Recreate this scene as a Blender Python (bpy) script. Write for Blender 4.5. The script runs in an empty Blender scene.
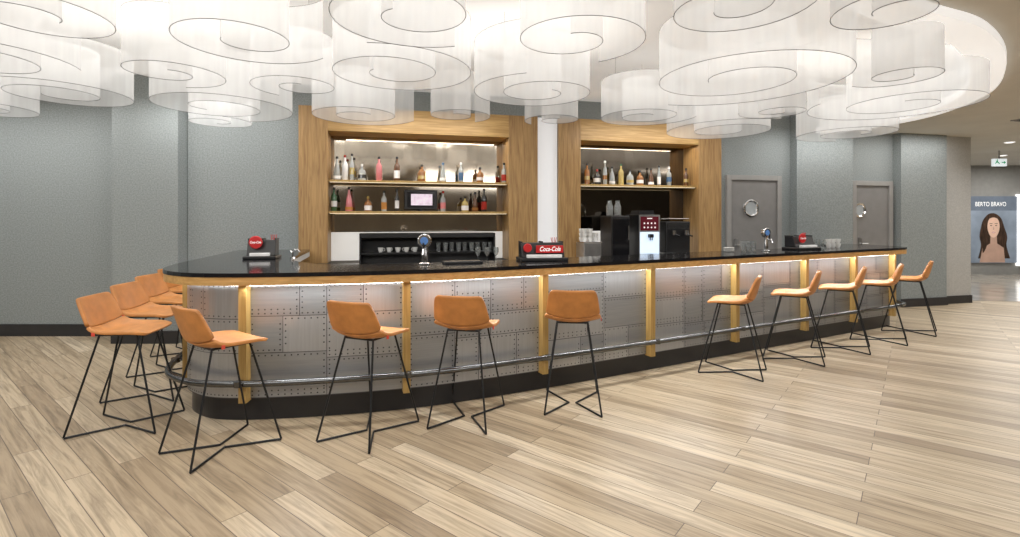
import bpy, bmesh, math, random
from mathutils import Vector, Matrix
random.seed(7)
S = bpy.context.scene
COL = S.collection
PI = math.pi
R = math.radians

# ------------------------------------------------------------------ materials
def nodes_of(name):
    m = bpy.data.materials.new(name); m.use_nodes = True
    nt = m.node_tree; b = nt.nodes['Principled BSDF']
    return m, nt, b
def mat(name, c, rough=.5, metal=0, emit=0, ecol=None, var=.12, scale=8, trans=0, alpha=1, stretch=None, spec=None, coat=0):
    m, nt, b = nodes_of(name)
    tc = nt.nodes.new('ShaderNodeTexCoord'); mp = nt.nodes.new('ShaderNodeMapping')
    nz = nt.nodes.new('ShaderNodeTexNoise'); nz.inputs['Scale'].default_value = scale; nz.inputs['Detail'].default_value = 4
    if stretch: mp.inputs['Scale'].default_value = stretch
    rp = nt.nodes.new('ShaderNodeValToRGB')
    rp.color_ramp.elements[0].position = .3; rp.color_ramp.elements[1].position = .7
    rp.color_ramp.elements[0].color = (*[max(0, x*(1-var)) for x in c], 1)
    rp.color_ramp.elements[1].color = (*[min(1, x*(1+var)) for x in c], 1)
    nt.links.new(tc.outputs['Object'], mp.inputs['Vector']); nt.links.new(mp.outputs['Vector'], nz.inputs['Vector'])
    nt.links.new(nz.outputs['Fac'], rp.inputs['Fac']); nt.links.new(rp.outputs['Color'], b.inputs['Base Color'])
    b.inputs['Roughness'].default_value = rough; b.inputs['Metallic'].default_value = metal
    if spec is not None: b.inputs['Specular IOR Level'].default_value = spec
    if coat: b.inputs['Coat Weight'].default_value = coat
    if emit:
        b.inputs['Emission Color'].default_value = (*(ecol or c), 1); b.inputs['Emission Strength'].default_value = emit
    if trans: b.inputs['Transmission Weight'].default_value = trans
    if alpha < 1: b.inputs['Alpha'].default_value = alpha
    return m

def wood_mat(name, dark, light, stretch=(14, 14, .9), rough=.45):
    m, nt, b = nodes_of(name)
    tc = nt.nodes.new('ShaderNodeTexCoord'); mp = nt.nodes.new('ShaderNodeMapping'); mp.inputs['Scale'].default_value = stretch
    nz = nt.nodes.new('ShaderNodeTexNoise'); nz.inputs['Scale'].default_value = 3; nz.inputs['Detail'].default_value = 8; nz.inputs['Distortion'].default_value = .6
    rp = nt.nodes.new('ShaderNodeValToRGB')
    rp.color_ramp.elements[0].position = .32; rp.color_ramp.elements[1].position = .68
    rp.color_ramp.elements[0].color = (*dark, 1); rp.color_ramp.elements[1].color = (*light, 1)
    nt.links.new(tc.outputs['Object'], mp.inputs['Vector']); nt.links.new(mp.outputs['Vector'], nz.inputs['Vector'])
    nt.links.new(nz.outputs['Fac'], rp.inputs['Fac']); nt.links.new(rp.outputs['Color'], b.inputs['Base Color'])
    b.inputs['Roughness'].default_value = rough
    return m

def floor_mat():
    m, nt, b = nodes_of('oak_plank_floor')
    L = nt.links.new
    tc = nt.nodes.new('ShaderNodeTexCoord'); mp = nt.nodes.new('ShaderNodeMapping')
    mp.inputs['Rotation'].default_value = (0, 0, -R(141.4)); mp.inputs['Location'].default_value = (60.3, 60.1, 0)
    L(tc.outputs['Object'], mp.inputs['Vector'])
    bk = nt.nodes.new('ShaderNodeTexBrick'); bk.offset = .37; bk.offset_frequency = 2
    bk.inputs['Scale'].default_value = 1; bk.inputs['Brick Width'].default_value = 1.8; bk.inputs['Row Height'].default_value = .13
    bk.inputs['Mortar Size'].default_value = .0022; bk.inputs['Mortar Smooth'].default_value = .05
    bk.inputs['Color1'].default_value = (0, 0, 0, 1); bk.inputs['Color2'].default_value = (1, 1, 1, 1); bk.inputs['Mortar'].default_value = (.5, .5, .5, 1)
    L(mp.outputs['Vector'], bk.inputs['Vector'])
    r1 = nt.nodes.new('ShaderNodeValToRGB'); e = r1.color_ramp.elements
    e[0].position = 0; e[0].color = (.335, .255, .165, 1); e[1].position = 1; e[1].color = (.65, .55, .405, 1)
    q = r1.color_ramp.elements.new(.3); q.color = (.46, .365, .245, 1)
    q = r1.color_ramp.elements.new(.7); q.color = (.55, .45, .315, 1)
    L(bk.outputs['Color'], r1.inputs['Fac'])
    m2 = nt.nodes.new('ShaderNodeMapping'); m2.inputs['Scale'].default_value = (1.0, 18, 1)
    L(mp.outputs['Vector'], m2.inputs['Vector'])
    add = nt.nodes.new('ShaderNodeVectorMath'); add.operation = 'MULTIPLY_ADD'
    L(bk.outputs['Color'], add.inputs[0]); add.inputs[1].default_value = (9, 5, 7); L(m2.outputs['Vector'], add.inputs[2])
    nz = nt.nodes.new('ShaderNodeTexNoise'); nz.inputs['Scale'].default_value = 1.5; nz.inputs['Detail'].default_value = 10; nz.inputs['Roughness'].default_value = .64; nz.inputs['Distortion'].default_value = 1.0
    L(add.outputs['Vector'], nz.inputs['Vector'])
    r2 = nt.nodes.new('ShaderNodeValToRGB'); e = r2.color_ramp.elements
    e[0].position = .32; e[0].color = (.42, .39, .36, 1); e[1].position = .58; e[1].color = (1.0, 1.0, 1.0, 1)
    L(nz.outputs['Fac'], r2.inputs['Fac'])
    mx = nt.nodes.new('ShaderNodeMix'); mx.data_type = 'RGBA'; mx.blend_type = 'MULTIPLY'; mx.inputs[0].default_value = .85
    L(r1.outputs['Color'], mx.inputs[6]); L(r2.outputs['Color'], mx.inputs[7])
    mo = nt.nodes.new('ShaderNodeMix'); mo.data_type = 'RGBA'
    L(bk.outputs['Fac'], mo.inputs[0]); L(mx.outputs[2], mo.inputs[6]); mo.inputs[7].default_value = (.11, .08, .055, 1)
    L(mo.outputs[2], b.inputs['Base Color'])
    b.inputs['Roughness'].default_value = .40
    bp = nt.nodes.new('ShaderNodeBump'); bp.inputs['Strength'].default_value = .12; bp.inputs['Distance'].default_value = .003
    L(nz.outputs['Fac'], bp.inputs['Height']); L(bp.outputs['Normal'], b.inputs['Normal'])
    return m

def wallpaper(name, a, c):
    m, nt, b = nodes_of(name); L = nt.links.new
    tc = nt.nodes.new('ShaderNodeTexCoord'); mp = nt.nodes.new('ShaderNodeMapping'); mp.inputs['Scale'].default_value = (1, 1, 1.2)
    L(tc.outputs['Object'], mp.inputs['Vector'])
    n1 = nt.nodes.new('ShaderNodeTexNoise'); n1.inputs['Scale'].default_value = 55; n1.inputs['Detail'].default_value = 7; n1.inputs['Roughness'].default_value = .72
    L(mp.outputs['Vector'], n1.inputs['Vector'])
    rp = nt.nodes.new('ShaderNodeValToRGB'); rp.color_ramp.elements[0].position = .38; rp.color_ramp.elements[1].position = .62
    rp.color_ramp.elements[0].color = (*a, 1); rp.color_ramp.elements[1].color = (*c, 1)
    L(n1.outputs['Fac'], rp.inputs['Fac']); L(rp.outputs['Color'], b.inputs['Base Color'])
    b.inputs['Roughness'].default_value = .7
    return m

def sheer_mat():
    m = bpy.data.materials.new('sheer_white_fabric'); m.use_nodes = True
    nt = m.node_tree; nt.nodes.clear(); L = nt.links.new
    out = nt.nodes.new('ShaderNodeOutputMaterial')
    tr = nt.nodes.new('ShaderNodeBsdfTransparent'); tr.inputs['Color'].default_value = (1, 1, 1, 1)
    df = nt.nodes.new('ShaderNodeBsdfDiffuse'); df.inputs['Color'].default_value = (.68, .68, .675, 1)
    tl = nt.nodes.new('ShaderNodeBsdfTranslucent'); tl.inputs['Color'].default_value = (.72, .72, .715, 1)
    em = nt.nodes.new('ShaderNodeEmission'); em.inputs['Color'].default_value = (1, .99, .975, 1); em.inputs['Strength'].default_value = .17
    m1 = nt.nodes.new('ShaderNodeMixShader'); m1.inputs[0].default_value = .5
    L(df.outputs[0], m1.inputs[1]); L(tl.outputs[0], m1.inputs[2])
    ad = nt.nodes.new('ShaderNodeAddShader'); L(m1.outputs[0], ad.inputs[0]); L(em.outputs[0], ad.inputs[1])
    tc = nt.nodes.new('ShaderNodeTexCoord'); wv = nt.nodes.new('ShaderNodeTexNoise'); wv.inputs['Scale'].default_value = 3
    mp = nt.nodes.new('ShaderNodeMapping'); mp.inputs['Scale'].default_value = (4, 4, .3)
    L(tc.outputs['Object'], mp.inputs['Vector']); L(mp.outputs['Vector'], wv.inputs['Vector'])
    mr = nt.nodes.new('ShaderNodeMapRange'); mr.inputs[3].default_value = .36; mr.inputs[4].default_value = .50
    L(wv.outputs['Fac'], mr.inputs[0])
    m2 = nt.nodes.new('ShaderNodeMixShader'); L(mr.outputs[0], m2.inputs[0])
    L(tr.outputs[0], m2.inputs[1]); L(ad.outputs[0], m2.inputs[2]); L(m2.outputs[0], out.inputs['Surface'])
    return m

M = dict(
 floor=floor_mat(),
 stone=mat('corridor_stone', (.50, .46, .40), .15, var=.25, scale=2),
 paper=wallpaper('grey_wallpaper', (.195, .22, .222), (.315, .345, .345)),
 paper2=wallpaper('pale_grey_wallpaper', (.38, .38, .365), (.50, .495, .475)),
 backroom=mat('rear_wall_paint', (.36, .34, .31), .8, var=.1),
 corr=mat('corridor_wall_paint', (.32, .32, .31), .8, var=.06),
 beige=mat('beige_ceiling_paint', (.64, .62, .57), .8, var=.04, scale=2),
 white=mat('glowing_white_ceiling_paint', (.80, .80, .79), .7, var=.02, emit=.22, ecol=(1, .99, .975)),  # emission stands in for light falling on the recessed ceiling
 rim=mat('glowing_white_rim_paint', (.86, .86, .855), .5, var=.02, emit=.52, ecol=(1, .99, .975)),  # lit look of the rim put in as emission, also on downlight rings
 under=mat('pale_underside', (.55, .55, .54), .6, var=.03),
 base=mat('dark_baseboard', (.025, .025, .028), .4),
 wood=wood_mat('oak_veneer', (.28, .155, .055), (.48, .295, .115)),
 woodh=wood_mat('oak_veneer_horizontal', (.40, .235, .075), (.58, .37, .14), (.9, 14, 14)),
 gold=wood_mat('light_oak_fin', (.36, .22, .065), (.50, .33, .11)),
 black=mat('black_plastic', (.012, .012, .013), .35),
 plinth=mat('black_plinth', (.012, .012, .014), .3),
 slab=mat('black_stone_slab', (.010, .010, .012), .10, var=.3, scale=30, spec=.5),
 metal_g=mat('steel_seam', (.09, .09, .10), .5, .6),
 metal_a=mat('brushed_steel_sheet', (.33, .345, .365), .36, .68, var=.06, scale=3, stretch=(1, 1, 30)),
 metal_b=mat('brushed_steel_sheet_pale', (.41, .425, .45), .34, .68, var=.06, scale=3, stretch=(25, 25, 1)),
 rivet=mat('dark_rivet', (.03, .03, .035), .4, .3),
 rail=mat('dark_steel_rail', (.14, .145, .15), .25, .95),
 chrome=mat('polished_chrome', (.75, .75, .76), .12, 1),
 steel=mat('satin_steel', (.50, .50, .50), .3, .9),
 leather=mat('tan_leather', (.51, .215, .058), .5, var=.16, scale=14),
 leather2=mat('tan_leather_back', (.47, .19, .047), .5, var=.18, scale=10),
 leg=mat('charcoal_steel', (.02, .022, .025), .4, .5),
 tag=mat('red_tag', (.7, .08, .05), .5),
 mirror=mat('warm_mirror', (.50, .44, .36), .07, 1, var=.10, scale=3),
 mirrord=mat('darkened_mirror', (.19, .165, .135), .07, 1, var=.1, scale=3),  # mirror tint darkened to imitate the black surroundings it reflects
 led=mat('led_strip', (1, .95, .85), .5, emit=2.2, ecol=(1, .86, .60)),
 ledbar=mat('led_strip_white', (1, 1, 1), .5, emit=14, ecol=(1, .99, .96)),
 ledw=mat('led_white', (1, 1, 1), .5, emit=1.6, ecol=(1, .97, .92)),
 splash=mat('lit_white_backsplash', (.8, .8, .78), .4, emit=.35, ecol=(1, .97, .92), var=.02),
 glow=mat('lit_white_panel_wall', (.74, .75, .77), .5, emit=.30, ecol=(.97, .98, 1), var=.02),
 door=mat('grey_door_paint', (.22, .215, .21), .5, var=.05),
 doorf=mat('grey_door_frame', (.30, .295, .285), .45, var=.05),
 glassp=mat('grey_pane', (.25, .27, .27), .12, emit=.12, ecol=(1, 1, 1)),
 red=mat('red_enamel', (.50, .01, .012), .4, emit=.08, ecol=(.8, .02, .02)),
 wtext=mat('white_lettering', (.9, .9, .9), .5, emit=.4, ecol=(1, 1, 1)),
 porcelain=mat('white_porcelain', (.85, .85, .83), .2, var=.02),
 paperw=mat('white_napkins', (.85, .85, .85), .8),
 clear=mat('clear_glass', (.75, .78, .78), .05, trans=.85),
 screen=mat('lit_screen', (.3, .3, .35), .3, emit=.9, ecol=(.75, .6, .68), var=.7, scale=14),
 screen2=mat('lit_screen_blue', (.05, .12, .3), .3, emit=.35, ecol=(.12, .25, .5), var=.3, scale=14),
 screenk=mat('dark_screen', (.01, .01, .014), .15),
 redscreen=mat('dark_red_screen', (.05, .004, .008), .3, emit=.12, ecol=(.5, .01, .05)),
 whitescreen=mat('white_lit_panel', (.7, .8, .95), .3, emit=.8, ecol=(.62, .78, 1)),
 sheer=sheer_mat(),
 wire=mat('lamp_wire', (.11, .11, .11), .5),
 green=mat('green_sign', (.08, .35, .18), .5, emit=.3, ecol=(.12, .5, .28)),
 sign=mat('sign_panel', (.75, .8, .82), .3, emit=.55, ecol=(.85, .95, 1)),
 postbg=mat('poster_grey', (.20, .24, .30), .3, emit=.20, ecol=(.4, .47, .56), var=.55, scale=1.2),
 postdk=mat('poster_band', (.14, .17, .22), .3, emit=.16, ecol=(.28, .34, .42)),
 skin=mat('poster_skin', (.60, .40, .30), .5, emit=.35, ecol=(.7, .47, .37), var=.15, scale=4),
 skin2=mat('poster_skin_shade', (.44, .28, .21), .5, emit=.22, ecol=(.55, .36, .28), var=.15, scale=4),
 hair=mat('poster_hair', (.06, .032, .02), .5, var=.8, scale=9, stretch=(5, 1, .6)),
 lips=mat('poster_lips', (.45, .10, .09), .5, emit=.15),
)

# ------------------------------------------------------------------ mesh builder
class MB:
    def __init__(s): s.v = []; s.f = []; s.mi = []
    def quad(s, a, b, c, d, mi=0):
        n = len(s.v); s.v += [a, b, c, d]; s.f.append((n, n+1, n+2, n+3)); s.mi.append(mi)
    def poly(s, pts, mi=0):
        n = len(s.v); s.v += list(pts); s.f.append(tuple(range(n, n+len(pts)))); s.mi.append(mi)
    def box(s, x0, x1, y0, y1, z0, z1, mi=0):
        n = len(s.v)
        s.v += [(x0,y0,z0),(x1,y0,z0),(x1,y1,z0),(x0,y1,z0),(x0,y0,z1),(x1,y0,z1),(x1,y1,z1),(x0,y1,z1)]
        for q in ((0,3,2,1),(4,5,6,7),(0,1,5,4),(1,2,6,5),(2,3,7,6),(3,0,4,7)):
            s.f.append(tuple(n+i for i in q)); s.mi.append(mi)
        return s
    def prism(s, pts, axis, a, b, mi=0):
        def P(p, t): return {'x': (t, p[0], p[1]), 'y': (p[0], t, p[1]), 'z': (p[0], p[1], t)}[axis]
        n = len(s.v); k = len(pts)
        s.v += [P(p, a) for p in pts] + [P(p, b) for p in pts]
        s.f.append(tuple(range(n, n+k))); s.f.append(tuple(range(n+2*k-1, n+k-1, -1))); s.mi += [mi, mi]
        for i in range(k):
            j = (i+1) % k; s.f.append((n+i, n+k+i, n+k+j, n+j)); s.mi.append(mi)
        return s
    def tube(s, pts, r, seg=8, closed=False, mi=0, r2=None):
        pts = [Vector(p) for p in pts]; n0 = len(s.v); N = len(pts)
        up = None
        for i, p in enumerate(pts):
            if closed: d = (pts[(i+1) % N]-pts[i-1])
            else: d = (pts[min(i+1, N-1)]-pts[max(i-1, 0)])
            d.normalize()
            if up is None:
                up = Vector((0,0,1)) if abs(d.z) < .9 else Vector((1,0,0))
            a = d.cross(up); 
            if a.length < 1e-4: a = d.cross(Vector((0,1,0)))
            a.normalize(); b = a.cross(d).normalized(); up = b
            rr = r if r2 is None else r+(r2-r)*i/(N-1)
            for k in range(seg):
                t = 2*PI*k/seg; s.v.append(tuple(p+a*math.cos(t)*rr+b*math.sin(t)*rr))
        M_ = N if closed else N-1
        for i in range(M_):
            j = (i+1) % N
            for k in range(seg):
                l = (k+1) % seg
                s.f.append((n0+i*seg+k, n0+i*seg+l, n0+j*seg+l, n0+j*seg+k)); s.mi.append(mi)
        if not closed:
            s.f.append(tuple(n0+k for k in range(seg-1, -1, -1))); s.f.append(tuple(n0+(N-1)*seg+k for k in range(seg))); s.mi += [mi, mi]
        return s
    def lathe(s, prof, seg=16, c=(0,0,0), axis='z', mi=0):
        n0 = len(s.v)
        for (r, h) in prof:
            for k in range(seg):
                t = 2*PI*k/seg; x, y = r*math.cos(t), r*math.sin(t)
                if axis == 'z': p = (c[0]+x, c[1]+y, c[2]+h)
                elif axis == 'y': p = (c[0]+x, c[1]+h, c[2]+y)
                else: p = (c[0]+h, c[1]+x, c[2]+y)
                s.v.append(p)
        for i in range(len(prof)-1):
            for k in range(seg):
                l = (k+1) % seg
                s.f.append((n0+i*seg+k, n0+i*seg+l, n0+(i+1)*seg+l, n0+(i+1)*seg+k)); s.mi.append(mi)
        s.f.append(tuple(n0+k for k in range(seg-1, -1, -1))); s.mi.append(mi)
        s.f.append(tuple(n0+(len(prof)-1)*seg+k for k in range(seg))); s.mi.append(mi)
        return s
    def disc(s, c, r, z, seg=24, mi=0, sx=1, sy=1):
        s.poly([(c[0]+r*sx*math.cos(2*PI*k/seg), z, c[1]+r*sy*math.sin(2*PI*k/seg)) for k in range(seg)], mi); return s

def obj(name, mb, mats, parent=None, smooth=False, bevel=0, loc=None, rotz=0, recalc=True):
    me = bpy.data.meshes.new(name); me.from_pydata([tuple(v) for v in mb.v], [], mb.f); me.update()
    if not isinstance(mats, (list, tuple)): mats = [mats]
    for m in mats: me.materials.append(m)
    for p, i in zip(me.polygons, mb.mi): p.material_index = i
    if recalc:
        bm = bmesh.new(); bm.from_mesh(me); bmesh.ops.recalc_face_normals(bm, faces=bm.faces); bm.to_mesh(me); bm.free()
    if smooth:
        me.shade_smooth()
        try: me.set_sharp_from_angle(angle=R(40))
        except Exception: pass
    o = bpy.data.objects.new(name, me); COL.objects.link(o)
    if parent: o.parent = parent
    if loc: o.location = loc
    o.rotation_euler.z = rotz
    if bevel:
        b = o.modifiers.new('bevel', 'BEVEL'); b.width = bevel; b.segments = 2; b.limit_method = 'ANGLE'
    return o
def thing(name, label, cat, loc=(0,0,0), rotz=0, group=None):
    o = bpy.data.objects.new(name, None); COL.objects.link(o); o.empty_display_size = .1
    o.location = loc; o.rotation_euler = (0, 0, rotz); o['label'] = label; o['category'] = cat
    if group: o['group'] = group
    return o
def tag(o, label, cat, group=None):
    o['label'] = label; o['category'] = cat
    if group: o['group'] = group
    return o
def struct(name, mb, m, **k):
    o = obj(name, mb, m, **k); o['kind'] = 'structure'; return o
def dup(root, loc, rotz, label):
    r = root.copy(); COL.objects.link(r); r.location = loc; r.rotation_euler = (0, 0, rotz); r['label'] = label
    for ch in list(root.children):
        c = ch.copy(); COL.objects.link(c); c.parent = r
        for g in list(ch.children):
            d = g.copy(); COL.objects.link(d); d.parent = c
    return r
def text(name, s, size, m, parent, loc, width=None, shear=0, bold=0, height=None):
    cu = bpy.data.curves.new('t', 'FONT'); cu.body = s; cu.size = size; cu.shear = shear; cu.offset = bold
    cu.align_x = 'CENTER'; cu.align_y = 'CENTER'
    t = bpy.data.objects.new('t', cu); COL.objects.link(t); bpy.context.view_layer.update()
    me = bpy.data.meshes.new_from_object(t.evaluated_get(bpy.context.evaluated_depsgraph_get()))
    bpy.data.objects.remove(t)
    xs = [v.co.x for v in me.vertices]; w = max(xs)-min(xs); f = (width/w) if width else 1
    ys = [v.co.y for v in me.vertices]; g = (height/(max(ys)-min(ys))) if height else 1
    for v in me.vertices: v.co = Vector((v.co.x*f, 0, v.co.y*g))
    me.materials.clear(); me.materials.append(m); me.name = name
    o = bpy.data.objects.new(name, me); COL.objects.link(o); o.parent = parent; o.location = loc
    return o

# ------------------------------------------------------------------ setting
WA = math.atan(.238)
def W(u, off=0, h=0):
    return (u*math.cos(WA)+off*math.sin(WA), 7.334+u*math.sin(WA)-off*math.cos(WA), h)
O = (0, 7.334, 0)

struct('floor', MB().box(-9.2, 16.2, -4.1, 14.2, -.1, 0), M['floor'])
mb = MB(); mb.poly([(7.9, 9.6, .004), (16.1, 8.3, .004), (16.1, 14, .004), (7.9, 14, .004)]); struct('floor', mb, M['stone'])
struct('wall_left', MB().box(-9.2, -9, -4, 7, 0, 3.3), M['paper'])
struct('wall_front', MB().box(-9.2, 16.2, -4.2, -4, 0, 3.3), M['backroom'])
struct('wall_right', MB().box(16, 16.2, -4, 14.2, 0, 3.3), M['corr'])
struct('wall_far', MB().box(7, 16, 14, 14.2, 0, 3.3), M['corr'])
struct('wall_back_left', MB().box(-9, -4.84, 6.6, 7, 0, 3.3), M['paper'])
struct('baseboard_back_left', MB().box(-9, -4.84, 6.58, 6.6, 0, .155), M['base'])
struct('wall_pier_left', MB().box(-4.84, -4.036, 6.2, 7, 0, 3.3), M['paper'])
struct('baseboard_pier_left', MB().box(-4.84, -4.03, 6.18, 6.2, 0, .155), M['base'])
struct('wall_back', MB().box(-4.14, -2.845, 0, .45, 0, 3.3), M['paper'], loc=O, rotz=WA)
struct('baseboard_back', MB().box(-4.1, -3.55, -.02, 0, 0, .155), M['base'], loc=O, rotz=WA)
struct('wall_above_niches', MB().box(-2.845, 3.445, 0, .45, 3.005, 3.3), M['paper'], loc=O, rotz=WA)
struct('wall_behind_niches', MB().box(-2.845, 3.445, .42, .45, 0, 3.0), M['backroom'], loc=O, rotz=WA)
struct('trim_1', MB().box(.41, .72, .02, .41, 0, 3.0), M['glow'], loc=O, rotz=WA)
struct('wall_back_right', MB().box(3.445, 8.59, 0, .45, 0, 3.3), M['paper'], loc=O, rotz=WA)
struct('wall_pier_right', MB().box(4.76, 5.87, -.15, -.001, 0, 3.3), M['paper'], loc=O, rotz=WA)
struct('wall_pier_far_right', MB().box(6.89, 7.9, -.15, -.001, 0, 3.3), M['paper'], loc=O, rotz=WA)
struct('wall_end_right', MB().box(7.9, 8.59, -.06, -.001, 0, 3.3), M['paper2'], loc=O, rotz=WA)
struct('wall_corridor', MB().box(8.3, 8.59, .45, 4.2, 0, 3.3), M['paper2'], loc=O, rotz=WA)
b_ = MB(); b_.box(4.75, 5.88, -.17, -.15, 0, .14); struct('baseboard_right', b_, M['base'], loc=O, rotz=WA)
b_ = MB(); b_.box(6.88, 7.91, -.17, -.15, 0, .14); b_.box(7.9, 8.6, -.08, -.06, 0, .14); struct('baseboard_far_right', b_, M['base'], loc=O, rotz=WA)

def door(n, u0, u1, ztop, pu, pz, pr):
    d = MB().box(u0+.08, u1-.08, -.03, -.002, 0, ztop-.08)
    o = struct('door_%d' % n, d, M['door'], loc=O, rotz=WA, bevel=.004)
    f = MB(); f.box(u0, u0+.08, -.06, -.001, 0, ztop); f.box(u1-.08, u1, -.06, -.001, 0, ztop); f.box(u0+.08, u1-.08, -.06, -.001, ztop-.08, ztop)
    obj('door_frame', f, M['doorf'], o, bevel=.004)
    ring = MB(); ring.tube([(pu+pr*math.cos(t*PI/12), -.035, pz+pr*math.sin(t*PI/12)) for t in range(24)], .024, 8, True)
    obj('porthole_ring', ring, M['chrome'], o, smooth=True)
    obj('porthole_pane', MB().disc((pu, pz), pr, -.036), M['glassp'], o)
    h = MB(); h.box(u0+.14, u0+.2, -.045, -.03, 1.0, 1.2); h.tube([(u0+.17, -.045, 1.1), (u0+.17, -.085, 1.1), (u0+.29, -.085, 1.1)], .01)
    obj('door_handle', h, M['steel'], o)
    return o
door(1, 3.53, 4.55, 2.22, 3.98, 1.69, .125)
door(2, 5.97, 6.83, 2.17, 6.13, 1.67, .11)

def catmull(P, n=12, closed=False):
    out = []; N = len(P); rng = range(N) if closed else range(N-1)
    for i in rng:
        if closed: p0, p1, p2, p3 = P[i-1], P[i], P[(i+1) % N], P[(i+2) % N]
        else: p0, p1, p2, p3 = P[max(i-1, 0)], P[i], P[i+1], P[min(i+2, N-1)]
        for k in range(n):
            t = k/n
            out.append(tuple(.5*((2*b)+(-a+c)*t+(2*a-5*b+4*c-d)*t*t+(-a+3*b-3*c+d)*t**3) for a, b, c, d in zip(p0, p1, p2, p3)))
    if not closed: out.append(tuple(P[-1]))
    return out
oval = catmull([(2.62,3.42),(3.58,3.90),(4.58,4.78),(5.47,5.98),(5.75,7.4),(4.9,8.7),(2.5,9.2),(-1,8.9),(-4.5,8.2),(-7.6,6.6),(-8.2,3.8),(-6,1.4),(-2.5,1.0),(.6,2.2)], 12, True)
NO = len(oval); cx, cy = 0, 5
def inset(d):
    r = []
    for i in range(NO):
        a = Vector(oval[i-1]); b = Vector(oval[(i+1) % NO]); t = (b-a).normalized(); n = Vector((-t.y, t.x))
        p = Vector(oval[i])+n*d; r.append((p.x, p.y))
    return r
mb = MB()
rect = []
for (x, y) in oval:
    dx, dy = x-cx, y-cy; ts = []
    if dx > 0: ts.append((16.2-cx)/dx)
    if dx < 0: ts.append((-9.2-cx)/dx)
    if dy > 0: ts.append((14.2-cy)/dy)
    if dy < 0: ts.append((-4.2-cy)/dy)
    t = min(ts); rect.append((cx+dx*t, cy+dy*t))
for i in range(NO):
    j = (i+1) % NO
    mb.quad((*oval[i], 3.0), (*oval[j], 3.0), (*rect[j], 3.0), (*rect[i], 3.0))
struct('ceiling', mb, M['beige'], recalc=False)
mb = MB()
for i in range(NO):
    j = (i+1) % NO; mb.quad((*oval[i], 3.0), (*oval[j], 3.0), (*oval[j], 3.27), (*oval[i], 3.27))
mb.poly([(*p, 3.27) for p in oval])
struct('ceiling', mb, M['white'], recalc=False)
inn = inset(.2); out_ = inset(-.05)
mb = MB()
for i in range(NO):
    j = (i+1) % NO
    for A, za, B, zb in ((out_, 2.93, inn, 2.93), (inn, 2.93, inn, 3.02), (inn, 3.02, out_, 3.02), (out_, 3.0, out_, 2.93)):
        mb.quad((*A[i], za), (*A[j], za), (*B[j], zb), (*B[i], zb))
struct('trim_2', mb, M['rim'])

# ------------------------------------------------------------------ bar
CP = [(-3.27,6.48),(-2.98,5.35),(-2.70,4.35),(-2.44,3.93),(-1.96,3.80),(-.82,4.02),(.277,4.50),(1.37,5.07),(2.465,5.66),(3.567,6.24),(4.5,6.74),(5.33,7.17),(5.48,7.38),(5.43,7.7),(5.28,8.08)]
n_ = 16
BL = catmull(CP, n_)
def nrm(i):
    a = Vector(BL[max(i-1, 0)]); b = Vector(BL[min(i+1, len(BL)-1)]); t = (b-a).normalized(); return Vector((t.y, -t.x))
def off(d, i): p = Vector(BL[i])+nrm(i)*d; return (p.x, p.y)
def strip(mb, i0, i1, d0, d1, z0, z1, mi=0):
    for i in range(i0, i1):
        a0, a1, b0, b1 = off(d0, i), off(d1, i), off(d0, i+1), off(d1, i+1)
        mb.quad((*a1, z0), (*b1, z0), (*b1, z1), (*a1, z1), mi)
        mb.quad((*a0, z0), (*b0, z0), (*b0, z1), (*a0, z1), mi)
        mb.quad((*a0, z1), (*b0, z1), (*b1, z1), (*a1, z1), mi)
        mb.quad((*a0, z0), (*b0, z0), (*b1, z0), (*a1, z0), mi)
    for i in (i0, i1):
        a0, a1 = off(d0, i), off(d1, i); mb.quad((*a0, z0), (*a1, z0), (*a1, z1), (*a0, z1), mi)
ZT = 1.03
bl = (1.4, 5.3, 0)
bar = thing('bar_counter', 'long curved bar clad in riveted steel sheets between light oak fins', 'bar', bl)
neg = (-bl[0], -bl[1], 0)
LB = len(BL)-1
m_ = MB(); strip(m_, 0, LB, -.10, -.03, 0, .17); obj('plinth', m_, M['plinth'], bar, loc=neg)
m_ = MB(); strip(m_, 0, LB, -.10, -.02, .17, ZT); obj('carcass', m_, M['black'], bar, loc=neg)
arc = [0]
for i in range(1, len(BL)): arc.append(arc[-1]+(Vector(BL[i])-Vector(BL[i-1])).length)
def at_s(s, d):
    s = max(0, min(arc[-1]-1e-6, s)); lo, hi = 0, LB
    while hi-lo > 1:
        m = (lo+hi)//2
        if arc[m] <= s: lo = m
        else: hi = m
    t = (s-arc[lo])/(arc[lo+1]-arc[lo]); a = Vector(off(d, lo)); b = Vector(off(d, lo+1)); p = a.lerp(b, t)
    return p
fins = [0, 1, 2, 4, 5, 6, 7, 8, 9, 10, 11, 13, 14]
def patches(r, out):
    x0, x1, y0, y1 = r; w, h = x1-x0, y1-y0
    if w*h < .13 or (w < .6 and h < .5 and random.random() < .5): out.append(r); return
    if w > h*1.15: k = x0+w*random.uniform(.28, .72); patches((x0, k, y0, y1), out); patches((k, x1, y0, y1), out)
    else: k = y0+h*random.uniform(.28, .72); patches((x0, x1, y0, k), out); patches((x0, x1, k, y1), out)
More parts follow.
